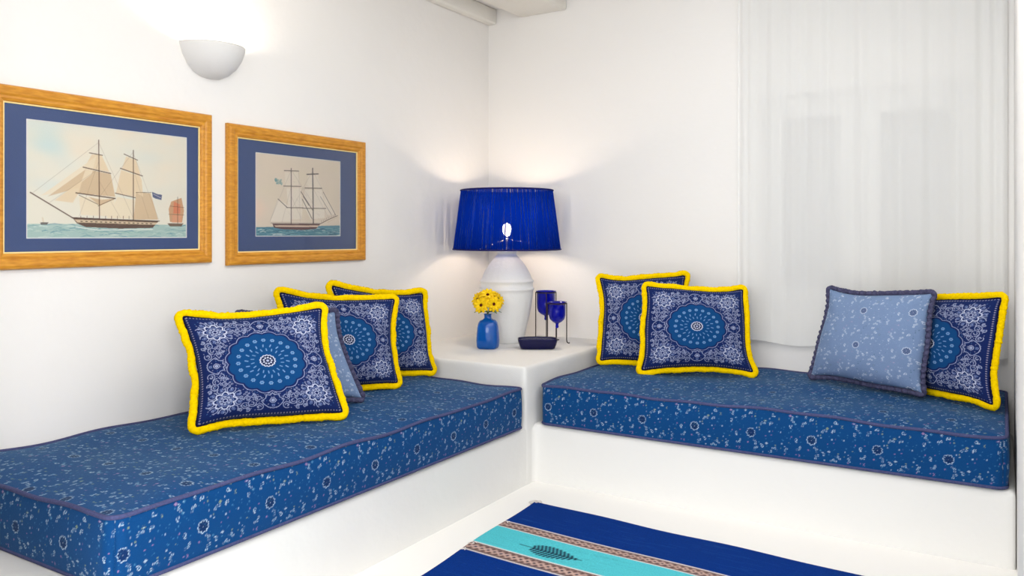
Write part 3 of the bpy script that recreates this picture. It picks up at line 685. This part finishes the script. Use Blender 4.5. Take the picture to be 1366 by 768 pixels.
# ------------------------------------------------------------------ blue glass vase with flowers
VX, VY = -2.178, 3.312
def sq_lathe(m, prof, c, n=48, sq=.0, rotz=0):
    def rip(a, z):
        a += rotz; return sq * (1 / max(abs(math.cos(a)), abs(math.sin(a))) - 1)
    return m.lathe(prof, c, n, ripple=rip)
vase = empty('glass_vase', (VX, VY, LZ), 'small squarish blue glass vase holding yellow flowers on the corner ledge', 'vase')
pr = [(0, .001), (.040, .0), (.047, .004), (.0505, .014), (.0520, .04), (.0505, .075), (.0475, .105), (.043, .126), (.036, .138), (.023, .143), (.0175, .150), (.018, .166), (.0215, .170), (.0185, .170), (.0145, .164), (.0145, .15), (.018, .140), (.030, .134), (.040, .118), (.045, .07), (.046, .03), (.04, .010), (0, .008)]
sq_lathe(MB(), [(rr * (1.1 if zz < .145 else 1), zz) for rr, zz in pr], (VX, VY, LZ), 56, .35, -YAW + .15).build('vase_body', M['blueglass'], vase)
def flower(cx, cy, cz, dirv, r, seed, extra=False):
    R = random.Random(seed); d = Vector(dirv).normalized()
    t = Matrix.Translation((cx, cy, cz)) @ d.to_track_quat('Z', 'Y').to_matrix().to_4x4()
    root = empty('yellow_flower', (cx, cy, cz), 'yellow daisy-like flower with dark red centre in the blue vase', 'flower', 'yellow flowers in the vase')
    m = MB()
    for layer, (n, rr, lift) in enumerate(((11, r, .1), (9, r * .78, .42))):
        for k in range(n):
            a = 2 * math.pi * k / n + layer * .25 + R.uniform(-.08, .08); L_ = rr * R.uniform(.9, 1.08); w = rr * .2; rows = []
            for q, (f, ww) in enumerate(((.12, .4), (.4, 1), (.72, 1.05), (.93, .6), (1.0, .08))):
                h = L_ * lift * f + .12 * L_ * math.sin(f * 3) - (.12 * L_ * f * f if layer == 0 else 0)
                rows.append([m.bm.verts.new(t @ Vector((L_ * f * math.cos(a) - s * w * ww * math.sin(a), L_ * f * math.sin(a) + s * w * ww * math.cos(a), h + abs(s) * w * .25))) for s in (-1, 0, 1)])
            for A, B in zip(rows, rows[1:]):
                for s in (0, 1): m.bm.faces.new((A[s], A[s + 1], B[s + 1], B[s]))
    o = m.build('petals', M['petal'], root); so = o.modifiers.new('solid', 'SOLIDIFY'); so.thickness = .0008
    e = MB(); e.sphere((0, 0, 0), r * .2, (1, 1, .55), 12); bmesh.ops.transform(e.bm, matrix=t @ Matrix.Translation((0, 0, r * .14)), verts=e.bm.verts); e.build('flower_centre', M['eye'], root)
    base = Vector((VX + R.uniform(-.004, .004), VY + R.uniform(-.004, .004), LZ + .13)); top = Vector((cx, cy, cz)); mid = (base + top) / 2 + Vector((0, 0, .012)); mid.x = mid.x * .3 + base.x * .7; mid.y = mid.y * .3 + base.y * .7
    MB().tube([base, Vector((base.x, base.y, LZ + .172)), mid * .5 + top * .5 - d * .008, top], .0016, 6).build('stem', M['leafg'], root)
    if extra:
        l = MB(); p0 = Vector((VX, VY, LZ + .175)); out = Vector((top.x - VX, top.y - VY, 0)).normalized(); sd = Vector((-out.y, out.x, 0)); rows = []
        for f, w in ((0, .15), (.3, .8), (.6, 1), (.85, .6), (1, .05)):
            p = p0 + out * .068 * f + Vector((0, 0, .03 * f - .03 * f * f)); rows.append([l.bm.verts.new(p + sd * .009 * w * s + Vector((0, 0, .002 * abs(s)))) for s in (-1, 0, 1)])
        for A, B in zip(rows, rows[1:]):
            for s in (0, 1): l.bm.faces.new((A[s], A[s + 1], B[s + 1], B[s]))
        o = l.build('leaf', M['leafg'], root); so = o.modifiers.new('solid', 'SOLIDIFY'); so.thickness = .001
for i, (r_, f_, h_, dr, df, dz) in enumerate(((-.030, -.035, .215, -.4, -1, .35), (.028, -.030, .220, .45, -1, .25), (0, -.012, .262, 0, -.75, .8), (-.048, .004, .240, -.9, -.5, .4), (.048, .008, .238, .9, -.4, .4), (-.018, .028, .262, -.3, .2, .9), (.024, .03, .256, .4, .3, .9))):
    p = Vector((VX, VY, LZ + h_)) + Rv * r_ + Wv * f_; d = Rv * dr + Wv * df + Vector((0, 0, dz))
    flower(p.x, p.y, p.z, d, .043, 20 + i, i in (0, 1, 3, 4, 6))

# ------------------------------------------------------------------ cobalt votive glasses on iron tripod stands
def holder(cx, cy, rim, r, cup_h, angs, lab_s, lab_c):
    st = empty('candle_stand', (cx, cy, LZ), lab_s, 'stand', 'iron tripod stands on the ledge')
    ring = [(cx + r * math.cos(2 * math.pi * k / 40), cy + r * math.sin(2 * math.pi * k / 40), rim) for k in range(40)]
    MB().tube(ring, .003, 8, True).build('rim_ring', M['iron'], st)
    for a in angs:
        d = Rv * math.cos(a) + Wv * math.sin(a); c = Vector((cx, cy, 0))
        pts = [c + d * (r + .002) + Vector((0, 0, rim + .002)), c + d * (r + .002) + Vector((0, 0, LZ + .02)), c + d * (r + .004) + Vector((0, 0, LZ + .008)), c + d * (r + .010) + Vector((0, 0, LZ + .003)), c + d * (r + .018) + Vector((0, 0, LZ + .004))]
        MB().tube(pts, .0028, 8).build('leg', M['iron'], st)
    k = r - .0045; z1 = rim + .006; h = cup_h
    cp = empty('votive_glass', (cx, cy, rim - h), lab_c, 'glass', 'cobalt blue votive glasses')
    ro = r - .0035
    pr = [(0, -.030), (.006, -.029), (.009, -.022), (.007, -.012), (.010, -.004), (ro * .55, .003), (ro * .86, .017), (ro * .98, .036), (ro, .06), (ro, h + .004), (ro + .0065, h + .006), (ro + .006, h + .009), (ro - .003, h + .008), (ro - .004, .07), (ro * .88, .04), (ro * .74, .024), (ro * .4, .011), (0, .008)]
    MB().lathe(pr, (cx, cy, rim - h), 40).build('glass_cup', M['cobalt'], cp)
holder(-2.074, 3.715, .760, .052, .118, (math.pi, 0.02, -math.pi / 2), 'taller black iron tripod stand behind the dark blue dish', 'cobalt blue votive glass sitting higher, in the taller stand')
holder(-1.966, 3.640, .712, .0475, .098, (math.pi, 0, math.pi / 2), 'shorter black iron tripod stand, right of the taller one', 'cobalt blue votive glass sitting lower, in the shorter stand at right')

# ------------------------------------------------------------------ dark blue dish
def dish():
    c = Vector((-1.962, 3.43, LZ)); L_, D_ = .196, .10
    root = empty('glazed_dish', tuple(c), 'low oblong midnight blue glazed dish in front of the iron stands', 'dish')
    m = MB(); rings = []
    for (sx, sy, z) in ((.0, .0, .001), (.80, .74, .0), (.86, .82, .003), (.93, .90, .02), (.985, .98, .042), (1, 1, .050), (1.0, 1.0, .054), (.97, .95, .054), (.95, .91, .046), (.88, .82, .022), (.80, .70, .010), (0, 0, .009)):
        ring = []
        for k in range(56):
            a = 2 * math.pi * k / 56; ca, sa = math.cos(a), math.sin(a); e = .38
            x = L_ / 2 * sx * math.copysign(abs(ca) ** e, ca); y = D_ / 2 * sy * math.copysign(abs(sa) ** e, sa)
            zz = z + (.004 * (abs(x) / (L_ / 2)) ** 2 * -1 if z > .04 else 0)
            p = c + Rv * x + Wv * y + Vector((0, 0, zz)); ring.append(m.bm.verts.new(p))
        rings.append(ring)
    for A, B in zip(rings, rings[1:]):
        for k in range(56): m.bm.faces.new((A[k], A[(k + 1) % 56], B[(k + 1) % 56], B[k]))
    bmesh.ops.remove_doubles(m.bm, verts=m.bm.verts, dist=1e-6)
    m.build('dish_body', M['darkdish'], root)
dish()

# ------------------------------------------------------------------ rug
def rug():
    Wd, Ln = 1.62, 1.75; ppm = 500; c = Cv(Wd, Ln, ppm, (6, 50, 128)); R = random.Random(2)
    white = (228, 224, 222); teal = (84, 196, 208); brown = (112, 88, 84); pink = (204, 172, 160); dark = (34, 36, 56)
    def band(y0, y1):
        c.poly([(0, y0), (Wd, y0), (Wd, y1), (0, y1)], brown); c.line([(0, y0), (Wd, y0)], .006, white); c.line([(0, y1), (Wd, y1)], .006, white)
        h = y1 - y0; n = int(Wd / .026)
        for k in range(n):
            x = (k + .5) * Wd / n; ym = (y0 + y1) / 2; r = h * .28
            c.poly([(x - r, ym), (x, ym - r), (x + r, ym), (x, ym + r)], pink, .9); c.poly([(x - r * .4, ym), (x, ym - r * .4), (x + r * .4, ym), (x, ym + r * .4)], dark, .9)
            for s in (-1, 1): c.line([(x - .011, ym + s * h * .40), (x, ym + s * h * .24), (x + .011, ym + s * h * .40)], .003, (170, 144, 138), .9); c.line([(x + .004, ym + s * h * .33), (x + .018, ym + s * h * .33)], .003, dark, .6)
    def leafm(x, y):
        for k in range(12):
            t = k / 11; hh = .040 * math.sin(math.pi * min(1, t * .86 + .12)) ** .8; xx = x + (t - .5) * .16
            c.line([(xx - hh * .45, y - hh), (xx, y), (xx - hh * .45, y + hh)], .0095, (30, 44, 66), .95)
        c.line([(x - .14, y), (x + .1, y)], .005, (30, 44, 66), .9)
    for base in (.0, .86):
        band(base + .250, base + .303); c.poly([(0, base + .306), (Wd, base + .306), (Wd, base + .468), (0, base + .468)], teal); band(base + .471, base + .538)
        for k in range(3): leafm(.30 + k * .55, base + .402)
    for k in range(1500):
        x, y = R.random() * Wd, R.random() * Ln; l = R.uniform(.02, .1); c.line([(x, y), (x + l, y)], .003, (0, 30, 96) if R.random() < .5 else (60, 120, 190), .10)
    nx, ny = int(Wd / .0042), int(Ln / .0042); X, Y = np.meshgrid(np.linspace(0, Wd, nx), np.linspace(0, Ln, ny), indexing='ij')
    col = c.sample(X, Y); e = np.minimum(np.minimum(X, Wd - X), np.minimum(Y, Ln - Y)); Z = .0095 * np.clip(e / .006, 0, 1) ** .5 + .0015 + .0012 * np.sin(X * 9 + Y * 5)
    ed = .003 * np.sin(X * 14) * np.exp(-Y / .05) ; Yw = Y + ed; Xw = X + .004 * np.sin(Y * 11) * np.exp(-X / .05)
    a = math.radians(-2.9); ox, oy = -1.606, 2.782; ca, sa = math.cos(a), math.sin(a)
    def w(x, y): x = x + .019 + .10 * y; y = y + .028; return (ox + x * ca + y * sa, oy + x * sa - y * ca)
    PX, PY = w(Xw, Yw); root = empty('woven_rug', (ox + .7, oy - .7, 0), 'flat woven navy rug with turquoise stripe between patterned bands on the floor', 'rug')
    link('rug_weave', mesh_np('rug_weave', np.stack([PX, PY, Z], -1).reshape(-1, 3), grid_quads(nx, ny, 0, True), col.reshape(-1, 3)), M['rugc'], root)
    def tuft(x, y, n, ln, nm='tassel'):
        t = MB()
        for k in range(n):
            aa = R.uniform(1.5, 4.2); px, py = w(x + R.uniform(0, .03), y + R.uniform(-.003, .012)); q = [(px, py, .012)]
            for s in range(1, 4): q.append((px + math.cos(aa) * ln * s / 3 + R.uniform(-.004, .004), py + math.sin(aa) * ln * s / 3 + R.uniform(-.004, .004), .012 - .0028 * s))
            t.tube(q, .0032, 5)
        t.build(nm, M['wool'], root)
    tuft(.0, .0, 16, .024); tuft(0, .25, 4, .014); tuft(0, .475, 5, .014); tuft(0, .535, 4, .014)
rug()
